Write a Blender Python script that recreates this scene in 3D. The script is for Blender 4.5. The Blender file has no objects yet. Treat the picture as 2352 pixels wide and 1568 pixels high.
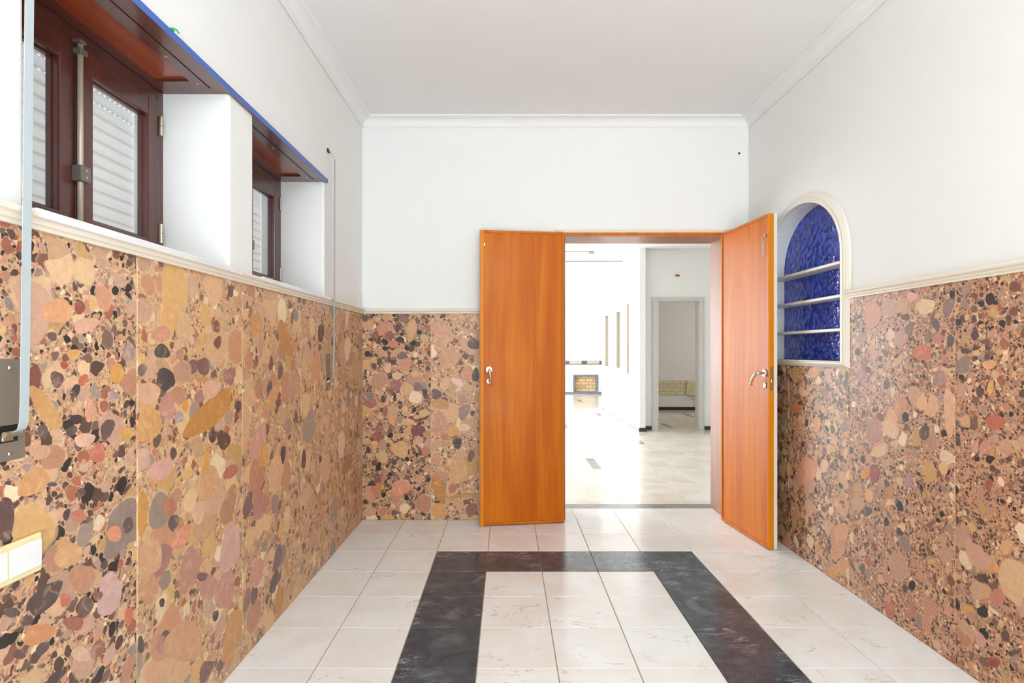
import bpy, bmesh, math, random
from mathutils import Vector, Matrix
random.seed(7)
S = bpy.context.scene
COL = S.collection

# ------------------------------------------------------------------ camera
EYE = 1.179
cam_d = bpy.data.cameras.new('camera')
cam = bpy.data.objects.new('camera', cam_d)
COL.objects.link(cam)
cam.location = (0, 0, EYE)
cam.rotation_euler = (math.radians(90), 0, 0)
cam_d.sensor_width = 36.0
cam_d.lens = 36.0 * 1265 / 2352
cam_d.shift_x = 11 / 2352
cam_d.shift_y = 22 / 2352
cam_d.clip_start = 0.02
S.camera = cam

# ------------------------------------------------------------------ world, lights, exposure
world = bpy.data.worlds.new('sky')
S.world = world
world.use_nodes = True
wt = world.node_tree
wbg = wt.nodes['Background']
sky = wt.nodes.new('ShaderNodeTexSky')
sky.sky_type = 'NISHITA'
sky.sun_disc = False
sky.sun_elevation = math.radians(50)
sky.sun_rotation = math.radians(120)
wt.links.new(sky.outputs[0], wbg.inputs[0])
wbg.inputs[1].default_value = 1.5


def area(name, loc, rot, sx, sy, power, col=(1, 1, 1), spread=180):
    d = bpy.data.lights.new(name, 'AREA')
    d.shape = 'RECTANGLE'
    d.size = sx
    d.size_y = sy
    d.energy = power
    d.color = col
    d.spread = math.radians(spread)
    o = bpy.data.objects.new(name, d)
    o.location = loc
    o.rotation_euler = [math.radians(a) for a in rot]
    COL.objects.link(o)
    return o


# added fill lights behind the viewer, then daylight from the side and through the windows of the rooms beyond
area('hall_floor_fill', (0.40, -1.25, 2.45), (42, 0, 0), 2.2, .8, 41, (.86, .935, 1.0))  # added light tilted down to lift the hall floor; no fanlight is there
area('hall_ceiling_fill', (0.4, -1.7, 0.25), (176, 0, 0), 2.2, 1.0, 132, (.83, .94, 1.055))  # added light facing up, brightens the hall ceiling
area('stairwell_daylight', (3.6, -1.2, 1.55), (90, 0, 90), 1.6, 2.2, 17, (.83, .935, 1.04))
area('living_room_daylight', (-3.4, 8.5, 1.35), (90, 0, -90), 3.4, 2.2, 305, (.88, .97, 1.06))
area('living_room_far_daylight', (-3.4, 13.7, 1.35), (90, 0, -90), 2.8, 2.2, 230, (.88, .97, 1.06))
area('bedroom_daylight', (4.9, 9.7, 1.5), (90, 0, 90), 1.4, 1.4, 14, (1, 0.96, 0.9))

S.view_settings.view_transform = 'Standard'
S.view_settings.look = 'None'
S.view_settings.gamma = 1
S.view_settings.exposure = 0.05
S.view_settings.use_curve_mapping = False


# ------------------------------------------------------------------ helpers
def lin(c):
    r = []
    for v in c:
        v /= 255.0
        r.append(v / 12.92 if v <= 0.04045 else ((v + 0.055) / 1.055) ** 2.4)
    return (r[0], r[1], r[2], 1.0)


WM = {}


class B:
    """collects shapes into one mesh"""

    def __init__(self):
        self.bm = bmesh.new()

    def box(self, x0, x1, y0, y1, z0, z1, bev=0.0, seg=2):
        r = bmesh.ops.create_cube(self.bm, size=1.0)
        vs = r['verts']
        for v in vs:
            v.co = Vector((x0 + (v.co.x + .5) * (x1 - x0), y0 + (v.co.y + .5) * (y1 - y0), z0 + (v.co.z + .5) * (z1 - z0)))
        if bev > 0:
            es = list({e for v in vs for e in v.link_edges})
            bmesh.ops.bevel(self.bm, geom=es, offset=bev, segments=seg, affect='EDGES', profile=0.5)
        return self

    def prism(self, pts, axis, a, b):
        """polygon of (u,v) extruded along axis from a to b; x:(y,z) y:(x,z) z:(x,y)"""
        def P(u, v, w):
            return {'x': (w, u, v), 'y': (u, w, v), 'z': (u, v, w)}[axis]
        va = [self.bm.verts.new(P(u, v, a)) for u, v in pts]
        vb = [self.bm.verts.new(P(u, v, b)) for u, v in pts]
        n = len(pts)
        fs = [self.bm.faces.new(va), self.bm.faces.new(vb[::-1])]
        for i in range(n):
            j = (i + 1) % n
            fs.append(self.bm.faces.new((va[j], va[i], vb[i], vb[j])))
        bmesh.ops.recalc_face_normals(self.bm, faces=fs)
        return self

    def tube(self, pts, rad, seg=12, flat=1.0):
        """tube along points, radius per point"""
        pts = [Vector(p) for p in pts]
        n = len(pts)
        if not isinstance(rad, (list, tuple)):
            rad = [rad] * n
        rings = []
        prev = None
        for i, p in enumerate(pts):
            t = (pts[min(i + 1, n - 1)] - pts[max(i - 1, 0)]).normalized()
            if prev is None:
                up = Vector((0, 0, 1)) if abs(t.z) < 0.9 else Vector((1, 0, 0))
                u = t.cross(up).normalized()
            else:
                u = (prev - t * prev.dot(t)).normalized()
            prev = u
            v = t.cross(u)
            rings.append([self.bm.verts.new(p + (u * math.cos(a) + v * math.sin(a) * flat) * rad[i])
                          for a in [2 * math.pi * k / seg for k in range(seg)]])
        fs = []
        for i in range(n - 1):
            for k in range(seg):
                l = (k + 1) % seg
                fs.append(self.bm.faces.new((rings[i][k], rings[i][l], rings[i + 1][l], rings[i + 1][k])))
        fs.append(self.bm.faces.new(rings[0][::-1]))
        fs.append(self.bm.faces.new(rings[-1]))
        bmesh.ops.recalc_face_normals(self.bm, faces=fs)
        return self

    def ring(self, c, axis, R, r, stretch=(1, 1), seg=14, rs=6):
        """torus around axis vector, optionally oval"""
        c = Vector(c)
        ax = Vector(axis).normalized()
        u = Vector((0, 0, 1)) if abs(ax.z) < .9 else Vector((1, 0, 0))
        u = (u - ax * u.dot(ax)).normalized()
        v = ax.cross(u)
        rings = []
        for k in range(seg):
            a = 2 * math.pi * k / seg
            d = u * math.cos(a) + v * math.sin(a)
            m = c + u * math.cos(a) * R * stretch[0] + v * math.sin(a) * R * stretch[1]
            rings.append([self.bm.verts.new(m + (d * math.cos(b) + ax * math.sin(b)) * r) for b in [2 * math.pi * q / rs for q in range(rs)]])
        fs = []
        for k in range(seg):
            l = (k + 1) % seg
            for q in range(rs):
                s = (q + 1) % rs
                fs.append(self.bm.faces.new((rings[k][q], rings[l][q], rings[l][s], rings[k][s])))
        bmesh.ops.recalc_face_normals(self.bm, faces=fs)
        return self

    def sweep(self, path, prof, closed=False):
        """path: list of (origin, outdir, updir); prof: list of (out, up)"""
        rows = []
        for o, u, v in path:
            o, u, v = Vector(o), Vector(u), Vector(v)
            rows.append([self.bm.verts.new(o + u * a + v * b) for a, b in prof])
        fs = []
        n, m = len(rows), len(prof)
        for i in range(n if closed else n - 1):
            j = (i + 1) % n
            for k in range(m):
                l = (k + 1) % m
                fs.append(self.bm.faces.new((rows[i][k], rows[i][l], rows[j][l], rows[j][k])))
        if not closed:
            fs.append(self.bm.faces.new(rows[0]))
            fs.append(self.bm.faces.new(rows[-1][::-1]))
        bmesh.ops.recalc_face_normals(self.bm, faces=fs)
        return self

    def mesh(self, name, mat, smooth=False):
        me = bpy.data.meshes.new(name)
        self.bm.to_mesh(me)
        self.bm.free()
        if mat:
            me.materials.append(mat)
        if smooth:
            for p in me.polygons:
                p.use_smooth = True
        return me

    def obj(self, name, mat, parent=None, world=True, smooth=False):
        return place(name, self.mesh(name, mat, smooth), parent, world)


def place(name, me, parent=None, world=True, loc=None):
    o = bpy.data.objects.new(name, me)
    COL.objects.link(o)
    if parent is not None:
        o.parent = parent
        if world:
            o.matrix_parent_inverse = WM[parent].inverted()
            WM[o] = Matrix.Identity(4)
        else:
            WM[o] = WM[parent].copy()
    else:
        WM[o] = Matrix.Identity(4)
    if loc is not None:
        o.location = loc
        WM[o] = WM[o] @ Matrix.Translation(loc)
    return o


def tag(o, label, cat, group=None, kind=None):
    o['label'] = label
    o['category'] = cat
    if group:
        o['group'] = group
    if kind:
        o['kind'] = kind
    return o


def thing(name, label, cat, loc=(0, 0, 0), rz=0.0, group=None, kind=None):
    o = bpy.data.objects.new(name, None)
    COL.objects.link(o)
    o.empty_display_size = 0.05
    o.location = loc
    o.rotation_euler = (0, 0, rz)
    WM[o] = Matrix.Translation(loc) @ Matrix.Rotation(rz, 4, 'Z')
    return tag(o, label, cat, group, kind)


def struct(o, label, cat):
    return tag(o, label, cat, kind='structure')


# ------------------------------------------------------------------ materials
class NT:
    def __init__(self, name):
        self.m = bpy.data.materials.new(name)
        self.m.use_nodes = True
        self.t = self.m.node_tree
        self.p = self.t.nodes['Principled BSDF']

    def n(self, typ, ins=None, **attrs):
        x = self.t.nodes.new('ShaderNode' + typ)
        for k, v in attrs.items():
            setattr(x, k, v)
        for k, v in (ins or {}).items():
            s = x.inputs[k]
            if isinstance(v, bpy.types.NodeSocket):
                self.t.links.new(v, s)
            else:
                s.default_value = v
        return x

    def link(self, a, b):
        self.t.links.new(a, b)

    def math(self, op, a, b=0.0, c=0.0, clamp=False):
        return self.n('Math', {0: a, 1: b, 2: c}, operation=op, use_clamp=clamp).outputs[0]

    def mix(self, f, a, b, mode='MIX'):
        return self.n('Mix', {0: f, 6: a, 7: b}, data_type='RGBA', blend_type=mode).outputs[2]

    def smooth(self, v, a, b, lo=0.0, hi=1.0):
        return self.n('MapRange', {'Value': v, 'From Min': a, 'From Max': b, 'To Min': lo, 'To Max': hi}, interpolation_type='SMOOTHSTEP').outputs[0]

    def ramp(self, f, stops, interp='LINEAR'):
        r = self.n('ValToRGB', {0: f})
        cr = r.color_ramp
        cr.interpolation = interp
        while len(cr.elements) < len(stops):
            cr.elements.new(0.5)
        for e, (p, c) in zip(cr.elements, stops):
            e.position = p
            e.color = c
        return r.outputs[0]

    def pos(self, rnd=0.0, scale=(1, 1, 1), world=True):
        src = self.n('NewGeometry').outputs['Position'] if world else self.n('TexCoord').outputs['Object']
        if rnd:
            r = self.n('ObjectInfo').outputs['Random']
            off = self.n('Combine' + 'XYZ', {0: self.math('MULTIPLY', r, rnd), 1: self.math('MULTIPLY', r, rnd * 1.7), 2: self.math('MULTIPLY', r, rnd * .6)}).outputs[0]
            src = self.n('VectorMath', {0: src, 1: off}, operation='ADD').outputs[0]
        if scale != (1, 1, 1):
            src = self.n('VectorMath', {0: src, 1: scale}, operation='MULTIPLY').outputs[0]
        return src

    def noise(self, vec, scale, detail=3, rough=.5, dist=0.0):
        return self.n('TexNoise', {'Vector': vec, 'Scale': scale, 'Detail': detail, 'Roughness': rough, 'Distortion': dist})

    def bump(self, h, strength=.2, dist=.002):
        b = self.n('Bump', {'Height': h, 'Strength': strength, 'Distance': dist})
        self.link(b.outputs[0], self.p.inputs['Normal'])

    def set(self, col=None, rough=None, metal=None, coat=None, coat_rough=None, spec=None):
        p = self.p.inputs
        for k, v in (('Base Color', col), ('Roughness', rough), ('Metallic', metal), ('Coat Weight', coat), ('Coat Roughness', coat_rough), ('Specular IOR Level', spec)):
            if v is None:
                continue
            if isinstance(v, bpy.types.NodeSocket):
                self.link(v, p[k])
            else:
                p[k].default_value = v
        return self.m


def plain(name, rgb, rough=.5, metal=0.0, coat=0.0, mottle=.04, bump=0.0, bscale=60):
    t = NT(name)
    v = t.pos()
    nz = t.noise(v, 7, 4).outputs[0]
    c = lin(rgb)
    d = tuple(x * (1 - mottle) for x in c[:3]) + (1,)
    e = tuple(min(1, x * (1 + mottle)) for x in c[:3]) + (1,)
    col = t.mix(nz, d, e)
    if bump:
        t.bump(t.noise(v, bscale, 4).outputs[0], bump, .002)
    return t.set(col, rough, metal, coat, .1)


M = {}
M['plaster'] = plain('white_plaster', (243, 242, 238), .75, mottle=.015, bump=.12, bscale=35)
M['reveal'] = plain('white_reveal_paint', (240, 240, 240), .55, mottle=.01, bump=.1, bscale=60)
M['ceiling'] = plain('ceiling_paint', (240, 237, 234), .8, mottle=.015)
M['far_wall'] = plain('far_wall_paint', (242, 240, 236), .7, mottle=.01)
M['cream'] = plain('cream_moulding_paint', (238, 228, 209), .35, mottle=.03)
M['white_wood'] = plain('white_lacquer', (236, 230, 215), .35, mottle=.03)
M['grout'] = plain('cream_grout', (216, 186, 140), .8, mottle=.12)
M['floor_grout'] = plain('floor_grout', (178, 160, 138), .8, mottle=.15)
M['blue_paint'] = plain('blue_paint', (68, 104, 184), .4, mottle=.06)
M['strap'] = plain('grey_webbing', (184, 194, 196), .7, mottle=.03, bump=.3, bscale=500)
M['steel'] = plain('brushed_steel', (150, 144, 134), .38, .55, mottle=.1)
M['chrome'] = plain('satin_chrome', (214, 208, 203), .2, 1.0, mottle=.03)
M['old_brass'] = plain('dulled_brass_plate', (160, 152, 110), .35, .85, mottle=.15)
M['nickel'] = plain('nickel', (195, 185, 165), .3, 1.0, mottle=.05)
M['rod'] = plain('painted_rod', (205, 193, 168), .4, .35, mottle=.15)
M['grey_box'] = plain('grey_metal_latch', (128, 122, 118), .4, .6, mottle=.08)
M['black'] = plain('black_slot', (25, 23, 22), .6)
def translucent(name, rgb, w):
    t = NT(name)
    d = t.set(lin(rgb), .5)
    tl = t.n('BsdfTranslucent', {0: lin(rgb)})
    mx = t.n('MixShader', {0: w, 1: t.p.outputs[0], 2: tl.outputs[0]})
    t.link(mx.outputs[0], t.t.nodes['Material Output'].inputs[0])
    return d


M['slat'] = translucent('shutter_plastic', (240, 228, 216), .62)
M['switch_white'] = plain('white_plastic', (238, 238, 238), .35, mottle=.005)
M['switch_cream'] = plain('yellowed_plastic', (236, 222, 168), .4, mottle=.03)
M['dark_base'] = plain('black_marble_skirting', (48, 44, 44), .25, mottle=.2)
M['grey_base'] = plain('pale_grey_marble', (140, 146, 152), .25, mottle=.1)
M['grey_frame'] = plain('grey_slate_marble', (126, 132, 146), .3, mottle=.12)
M['mantel_dark'] = plain('dark_mantel_block', (104, 98, 102), .3, mottle=.15)
M['mantel_beige'] = plain('beige_mantel_block', (206, 196, 180), .3, mottle=.08)
M['foam'] = plain('cream_relief_panel', (228, 217, 180), .7, mottle=.04)
M['hatch_tan'] = plain('tan_wood_edge', (150, 138, 118), .5, mottle=.1)
M['taupe'] = plain('taupe_rail', (170, 164, 148), .5, mottle=.05)
M['maroon'] = plain('maroon_cover', (140, 52, 30), .5, mottle=.1)
M['green_tape'] = plain('green_tape', (60, 190, 95), .5)
M['dark_nail'] = plain('dark_nail', (80, 76, 70), .4, .7)


def wood(name, dark, mid, light, rough=.3, coat=.6, axis=2, fig=1.0, spec=.4):
    t = NT(name)
    s = [9.0, 9.0, 9.0]
    s[axis] = .55
    v = t.pos(3.0, tuple(s), world=False)
    n1 = t.noise(v, 1.6, 5, .55, .8).outputs[0]
    s2 = [60.0, 60.0, 60.0]
    s2[axis] = 1.2
    v2 = t.pos(3.0, tuple(s2), world=False)
    n2 = t.noise(v2, 2.2, 4, .6, .3).outputs[0]
    f = t.math('MULTIPLY_ADD', n2, .35, t.math('MULTIPLY', n1, .75 * fig))
    col = t.ramp(f, [(.25, lin(dark)), (.52, lin(mid)), (.8, lin(light))])
    # small dark knots and flecks
    k = t.n('TexVoronoi', {'Vector': t.pos(1.3, (5, 5, 2.2), world=False), 'Scale': 2.0}).outputs['Distance']
    col = t.mix(t.smooth(k, .035, .015, 0, .55), col, lin(dark))
    t.bump(n2, .04, .001)
    return t.set(col, rough, 0, coat, .12, spec)


M['door'] = wood('varnished_cherry', (172, 78, 0), (200, 104, 4), (220, 132, 22), .42, .06, spec=.2)
M['door_edge'] = wood('varnished_pine_edge', (196, 100, 4), (222, 132, 20), (234, 156, 50), .42, .06, spec=.2)
M['jamb'] = wood('jamb_wood', (128, 74, 44), (150, 92, 60), (168, 112, 80), .4, .15)
M['mahogany'] = wood('dark_mahogany', (52, 20, 16), (78, 34, 28), (98, 46, 36), .3, .5)
M['mahogany_y'] = wood('dark_mahogany_lengthwise', (56, 22, 16), (84, 38, 28), (106, 52, 38), .28, .6, axis=1)
M['mahogany_red'] = wood('reddish_mahogany', (104, 34, 14), (140, 54, 24), (164, 76, 40), .3, .6, axis=1)

CL = [(58, 52, 50), (100, 78, 69), (134, 92, 77), (170, 108, 86), (198, 146, 120), (208, 168, 136), (218, 184, 146), (208, 168, 116), (230, 208, 178), (162, 142, 134), (196, 158, 138), (124, 98, 86)]


def breccia(name, seed, fine=.5, big=.22, bigger=.14, tint=(1, 1, 1), dark=.5, pale=(220, 186, 154), mid=1.0):
    """polished puddingstone: rounded clasts of many sizes in a pale gritty matrix"""
    t = NT(name)
    base = t.pos()
    base = t.n('VectorMath', {0: base, 1: (seed * 3.1, seed * 1.7, seed * 2.3)}, operation='ADD').outputs[0]
    w1 = t.n('VectorMath', {0: t.noise(base, 26, 3, .6).outputs[1], 1: (.5, .5, .5)}, operation='SUBTRACT').outputs[0]
    w2 = t.n('VectorMath', {0: t.noise(base, 7, 2, .5).outputs[1], 1: (.5, .5, .5)}, operation='SUBTRACT').outputs[0]
    v = t.n('VectorMath', {0: w1, 1: (.020, .020, .020), 2: base}, operation='MULTIPLY_ADD').outputs[0]
    v = t.n('VectorMath', {0: w2, 1: (.05, .05, .05), 2: v}, operation='MULTIPLY_ADD').outputs[0]
    mott = t.noise(base, 60, 4, .6).outputs[0]
    # gritty matrix
    g = t.n('TexVoronoi', {'Vector': v, 'Scale': 190.0})
    gr = t.n('SeparateColor', {0: g.outputs['Color']})
    col = t.ramp(gr.outputs[0], [(0, lin((96, 62, 52))), (.12, lin((150, 104, 84))), (.35, lin((186, 136, 108))), (.6, lin((204, 160, 128))), (.85, lin((222, 188, 152))), (.97, lin((208, 170, 110)))], 'CONSTANT')
    col = t.mix(.35, col, lin(pale))
    order = list(range(12))
    patch = t.noise(base, 3.0, 2).outputs[0]       # where small clasts crowd
    for i, (sc, pres, rmin, rmax) in enumerate(((88, .62 * (.75 + fine), .38, .64), (46, .72 * mid, .38, .66), (25, .62 * mid, .38, .66), (13, big, .38, .66), (7, bigger, .38, .66))):
        vo = t.n('TexVoronoi', {'Vector': v, 'Scale': float(sc)})
        sp = t.n('SeparateColor', {0: vo.outputs['Color']})
        rs = random.Random(seed * 10 + i)
        cs = (CL[:] if dark > .4 else [c for c in CL if sum(c) > 260] + [CL[5], CL[6], CL[4]]) if i < 3 else [c for c in CL if sum(c) > 400] + [CL[6], CL[5], CL[4], CL[10]]
        rs.shuffle(cs)
        if i < 3:
            # more dark pebbles among the small ones
            cs = cs + [CL[0]] * int(2 * dark) + [CL[1]] * int(3 * dark) + [CL[11]]
            rs.shuffle(cs)
        cr = t.ramp(sp.outputs[0], [(k / len(cs), lin(c)) for k, c in enumerate(cs)], 'CONSTANT')
        shade = t.math('MULTIPLY_ADD', t.math('SUBTRACT', mott, .5), .55, t.math('MULTIPLY_ADD', sp.outputs[2], .3, .85))
        cr = t.mix(1.0, cr, t.n('CombineColor', {0: shade, 1: shade, 2: shade}).outputs[0], 'MULTIPLY')
        thr = t.math('MULTIPLY_ADD', sp.outputs[1], (rmax - rmin) / pres, rmin)
        p = pres if i > 1 else t.math('MULTIPLY_ADD', t.math('SUBTRACT', patch, .5), 1.4, pres)
        on = t.math('LESS_THAN', sp.outputs[1], p)
        ins = t.smooth(t.math('SUBTRACT', thr, vo.outputs['Distance']), 0.0, .02)
        halo = t.smooth(t.math('SUBTRACT', thr, vo.outputs['Distance']), -.07, -.03)
        col = t.mix(t.math('MULTIPLY', t.math('MULTIPLY', on, halo), .55), col, lin(pale))
        col = t.mix(t.math('MULTIPLY', on, ins), col, cr)
    if tint != (1, 1, 1):
        col = t.mix(1.0, col, tint + (1,), 'MULTIPLY')
    return t.set(col, .38, 0, .06, .12, .3)


M['breccia_a'] = breccia('puddingstone_coarse', 1, .6, .38, .16, (1.03, .99, .93), .8)
M['breccia_b'] = breccia('puddingstone_golden', 2, .35, .55, .45, (1.04, 1.0, .88), .3)
M['breccia_c'] = breccia('puddingstone_tan', 3, .4, .52, .34, (1.0, .95, .83), .3)
M['breccia_d'] = breccia('puddingstone_dark_pebble', 4, .8, .34, .12, (1.0, .92, .83), 1.0)
M['breccia_e'] = breccia('puddingstone_pale', 5, .3, .42, .34, (1.04, 1.0, .90), .4)
M['breccia_f'] = breccia('puddingstone_fine', 6, 1.0, .12, .03, (.98, .90, .83), .5, (206, 166, 138), .42)
M['breccia_g'] = breccia('puddingstone_fine_dark', 7, 1.0, .14, .04, (.96, .87, .79), .7, (200, 158, 130), .6)


def clast(name, rgb):
    """the flesh of one large inlaid clast; hue wanders a little from stone to stone"""
    t = NT(name)
    v = t.pos(2.0)
    nz = t.noise(v, 28, 5, .6, 1.2).outputs[0]
    nf = t.noise(v, 160, 2).outputs[0]
    c = lin(rgb)
    lo = tuple(x * .72 for x in c[:3]) + (1,)
    hi = tuple(min(1, x * 1.22) for x in c[:3]) + (1,)
    f = t.math('MULTIPLY_ADD', nf, .3, t.math('MULTIPLY', nz, .75))
    col = t.ramp(f, [(.3, lo), (.75, hi)])
    return t.set(col, .38, 0, .06, .12, .3)


def marble(name, base, tone, vein, rough=.18, vamt=.5, joints=None):
    t = NT(name)
    v = t.pos(23.0)
    big = t.noise(v, 3.2, 3, .5, .5).outputs[0]
    col = t.mix(t.smooth(big, .35, .7), lin(base), lin(tone))
    col = t.mix(t.math('MULTIPLY', t.smooth(t.noise(v, 9, 4, .6, 1.5).outputs[0], .5, .75), .5), col, lin(tone))
    vn = t.noise(t.n('VectorMath', {0: v, 1: (1.0, 2.2, 1.0)}, operation='MULTIPLY').outputs[0], 2.6, 6, .62, 1.8).outputs[0]
    line = t.smooth(t.math('ABSOLUTE', t.math('SUBTRACT', vn, .5)), .012, .0)
    where = t.smooth(t.noise(v, 5.5, 2).outputs[0], .52, .66)
    col = t.mix(t.math('MULTIPLY', t.math('MULTIPLY', line, where), vamt), col, lin(vein))
    if joints:
        bw, bh, ox, oy = joints
        bp = t.n('VectorMath', {0: t.pos(), 1: (-ox, -oy, 0)}, operation='ADD').outputs[0]
        br = t.n('TexBrick', {'Vector': bp, 'Color1': (1, 1, 1, 1), 'Color2': (1, 1, 1, 1), 'Mortar': (0, 0, 0, 1), 'Scale': 1.0, 'Mortar Size': .002, 'Mortar Smooth': .1, 'Brick Width': bw, 'Row Height': bh}, offset=0.0)
        col = t.mix(t.math('MULTIPLY', br.outputs['Fac'], .5), col, lin((178, 160, 138)))
    t.link(t.smooth(t.noise(v, 6, 3).outputs[0], .3, .7, rough * .8, rough * 1.35), t.p.inputs['Roughness'])
    return t.set(col, None, 0, 0, .1, .5)


M['marble'] = marble('white_marble', (246, 249, 247), (240, 236, 228), (176, 128, 104), .14, .65)
M['marble_far'] = marble('white_marble_far', (236, 229, 218), (224, 210, 194), (178, 150, 128), .16, .5)
M['marble_joint'] = marble('white_marble_jointed', (236, 229, 218), (224, 210, 194), (178, 150, 128), .14, .5, (.266, .296, .642, 4.33))
M['sill'] = marble('white_sill_marble', (240, 238, 234), (226, 226, 226), (180, 182, 186), .2, .5)
M['inset'] = marble('grey_marble_inset', (150, 146, 140), (126, 122, 118), (90, 88, 86), .2, .5)


def dark_marble(name):
    t = NT(name)
    v = t.pos(31.0)
    a = t.noise(v, 7, 6, .7, 1.2).outputs[0]
    col = t.ramp(a, [(.3, lin((48, 54, 62))), (.55, lin((72, 79, 87))), (.8, lin((108, 115, 122)))])
    for ang, sc, st in ((.5, 5.0, .85), (-.9, 9.0, .6), (.15, 3.0, .7)):
        mp = t.n('Mapping', {'Vector': v, 'Rotation': (0, 0, ang), 'Scale': (sc * .35, sc * 1.6, 1)}).outputs[0]
        vn = t.noise(mp, 2.0, 5, .6, .6).outputs[0]
        line = t.smooth(t.math('ABSOLUTE', t.math('SUBTRACT', vn, .5)), .01, .0)
        wh = t.smooth(t.noise(v, 4.5, 2).outputs[0], .5, .62)
        col = t.mix(t.math('MULTIPLY', t.math('MULTIPLY', line, wh), st), col, lin((176, 174, 174)))
    cl = t.smooth(t.noise(v, 2.2, 3, .5, 2.5).outputs[0], .62, .72)
    col = t.mix(t.math('MULTIPLY', cl, .28), col, lin((150, 150, 152)))
    return t.set(col, .15, 0, 0, .1, .4)


M['dark_marble'] = dark_marble('charcoal_marble')


def glass(name, tint=(.94, .96, .96)):
    t = NT(name)
    t.t.nodes.remove(t.p)
    tr = t.n('BsdfTransparent', {0: tint + (1,)})
    gl = t.n('BsdfGlossy', {'Color': (1, 1, 1, 1), 'Roughness': .02})
    fr = t.n('Fresnel', {'IOR': 1.45})
    front = t.math('SUBTRACT', 1.0, t.n('NewGeometry').outputs['Backfacing'])
    mx = t.n('MixShader', {0: t.math('MULTIPLY', fr.outputs[0], front), 1: tr.outputs[0], 2: gl.outputs[0]})
    t.link(mx.outputs[0], t.t.nodes['Material Output'].inputs[0])
    return t.m


M['glass'] = glass('window_glass')


def blue_glass():
    t = NT('hammered_blue_glass')
    v = t.pos()
    w = t.n('VectorMath', {0: t.noise(v, 40, 2).outputs[1], 1: (.006, .006, .006), 2: v}, operation='MULTIPLY_ADD').outputs[0]
    vo = t.n('TexVoronoi', {'Vector': w, 'Scale': 38.0}, feature='SMOOTH_F1')
    h = vo.outputs['Distance']
    t.bump(h, 1.0, .014)
    col = t.ramp(h, [(.0, lin((84, 132, 250))), (.3, lin((44, 80, 218))), (.62, lin((26, 46, 165)))])  # highlights on the embossed cells painted in as lighter and darker blue
    return t.set(col, .12, 0, .3, .05, .8)


M['blue_glass'] = blue_glass()


def brick_mat(name, a, b, c):
    t = NT(name)
    r = t.n('ObjectInfo').outputs['Random']
    col = t.ramp(r, [(0, lin(a)), (.5, lin(b)), (1, lin(c))])
    col = t.mix(t.math('MULTIPLY', t.noise(t.pos(), 30, 4).outputs[0], .3), col, lin(c))
    return t.set(col, .8)


M['firebrick'] = brick_mat('firebrick', (226, 192, 140), (236, 206, 158), (214, 172, 122))

# ------------------------------------------------------------------ room constants
XL, XR, YB, ZC = -1.0137, 1.6863, 3.85, 2.802
YF = -2.3
RAIL0, RAIL1 = 1.438, 1.478
W1 = (1.16, 2.01)
W2 = (2.203, 3.053)
WZ0, WZ1 = 1.46, 2.116
XF = -1.2537          # window plane
XO = -1.362            # outer face of the left wall

# ------------------------------------------------------------------ floor
fl = B().box(XL - .5, XR + 2.4, YF - .2, 4.20, -.2, -.004).obj('floor', M['floor_grout'])
struct(fl, 'white marble tiled hall floor with a charcoal tile border', 'floor')
T = .3
G = .0016
tile_me = B().box(G + .0003, T - G - .0003, G - .0005, T - G + .0005, -.012, 0, .0012, 1).mesh('floor_tile', M['marble'])
dark_me = B().box(G - .0002, T - G + .0002, G - .0005, T - G + .0005, -.012, 0, .0012, 1).mesh('floor_tile_dark', M['dark_marble'])
Y0 = 3.547
for r in range(0, 11):
    y = Y0 - r * T
    for c in range(9):
        x = XL + c * T
        dark = (r == 2 and 2 <= c <= 6) or (r > 2 and c in (2, 6))
        o = place('dark_floor_tile' if dark else 'floor_tile', dark_me if dark else tile_me, fl, loc=(x, y, 0))
# tiles in the doorway and the grey threshold strip
for c in range(9):
    x0, x1 = XL + c * T, XL + (c + 1) * T
    a, b = max(x0, .40), min(x1, 1.54)
    if b - a > .02:
        B().box(a + G, b - G, 3.847 + G, 4.132 - G, -.012, 0, .0012, 1).obj('doorway_tile', M['marble'], fl)
for a, b in ((.30, .668), (.668, 1.62)):
    B().box(a + .0006, b - .0006, 4.132, 4.249, -.012, .0005, .001, 1).obj('threshold_strip', M['inset'], fl)
# marble laid in one piece nearer than the tiles that can be seen
B().box(XL, XR, YF, .247 - .002, -.012, 0).obj('floor_slab', M['marble'], fl)
B().box(XR, XR + 2.4, YF, .247, -.012, 0).obj('floor_slab', M['marble'], fl)

# far rooms' floor
ff = B().box(-3.6, 5.2, 4.20, 16.0, -.2, -.0025).obj('floor_far_room', M['marble_joint'])
struct(ff, 'pale marble floor with grey insets in the rooms beyond the doorway', 'floor')
FT, FR = .266, .296
far_me = B().box(.0012, FT - .0012, .0012, FR - .0012, -.01, 0, .001, 1).mesh('far_tile', M['marble_far'])
ncol, nrow = 8, 6
c0 = .642 - 3 * FT
for r in range(nrow):
    for c in range(ncol):
        place('floor_tile', far_me, ff, loc=(c0 + c * FT, 4.33 + r * FR, 0))
B().box(c0, c0 + ncol * FT, 4.2505, 4.3285, -.01, 0).obj('floor_tile', M['marble_far'], ff)
yn = 4.33 + nrow * FR
for a, b, c, d in ((-3.6, c0, 4.25, yn), (c0 + ncol * FT, 5.2, 4.25, yn), (-3.6, 5.2, yn, 16.0)):
    B().box(a, b, c, d, -.012, -.0003).obj('floor_slab', M['marble_joint'], ff)
ins_me = B().box(0, .09, 0, .545, -.006, .0006, .0004, 1).mesh('grey_inset', M['inset'])
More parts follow.
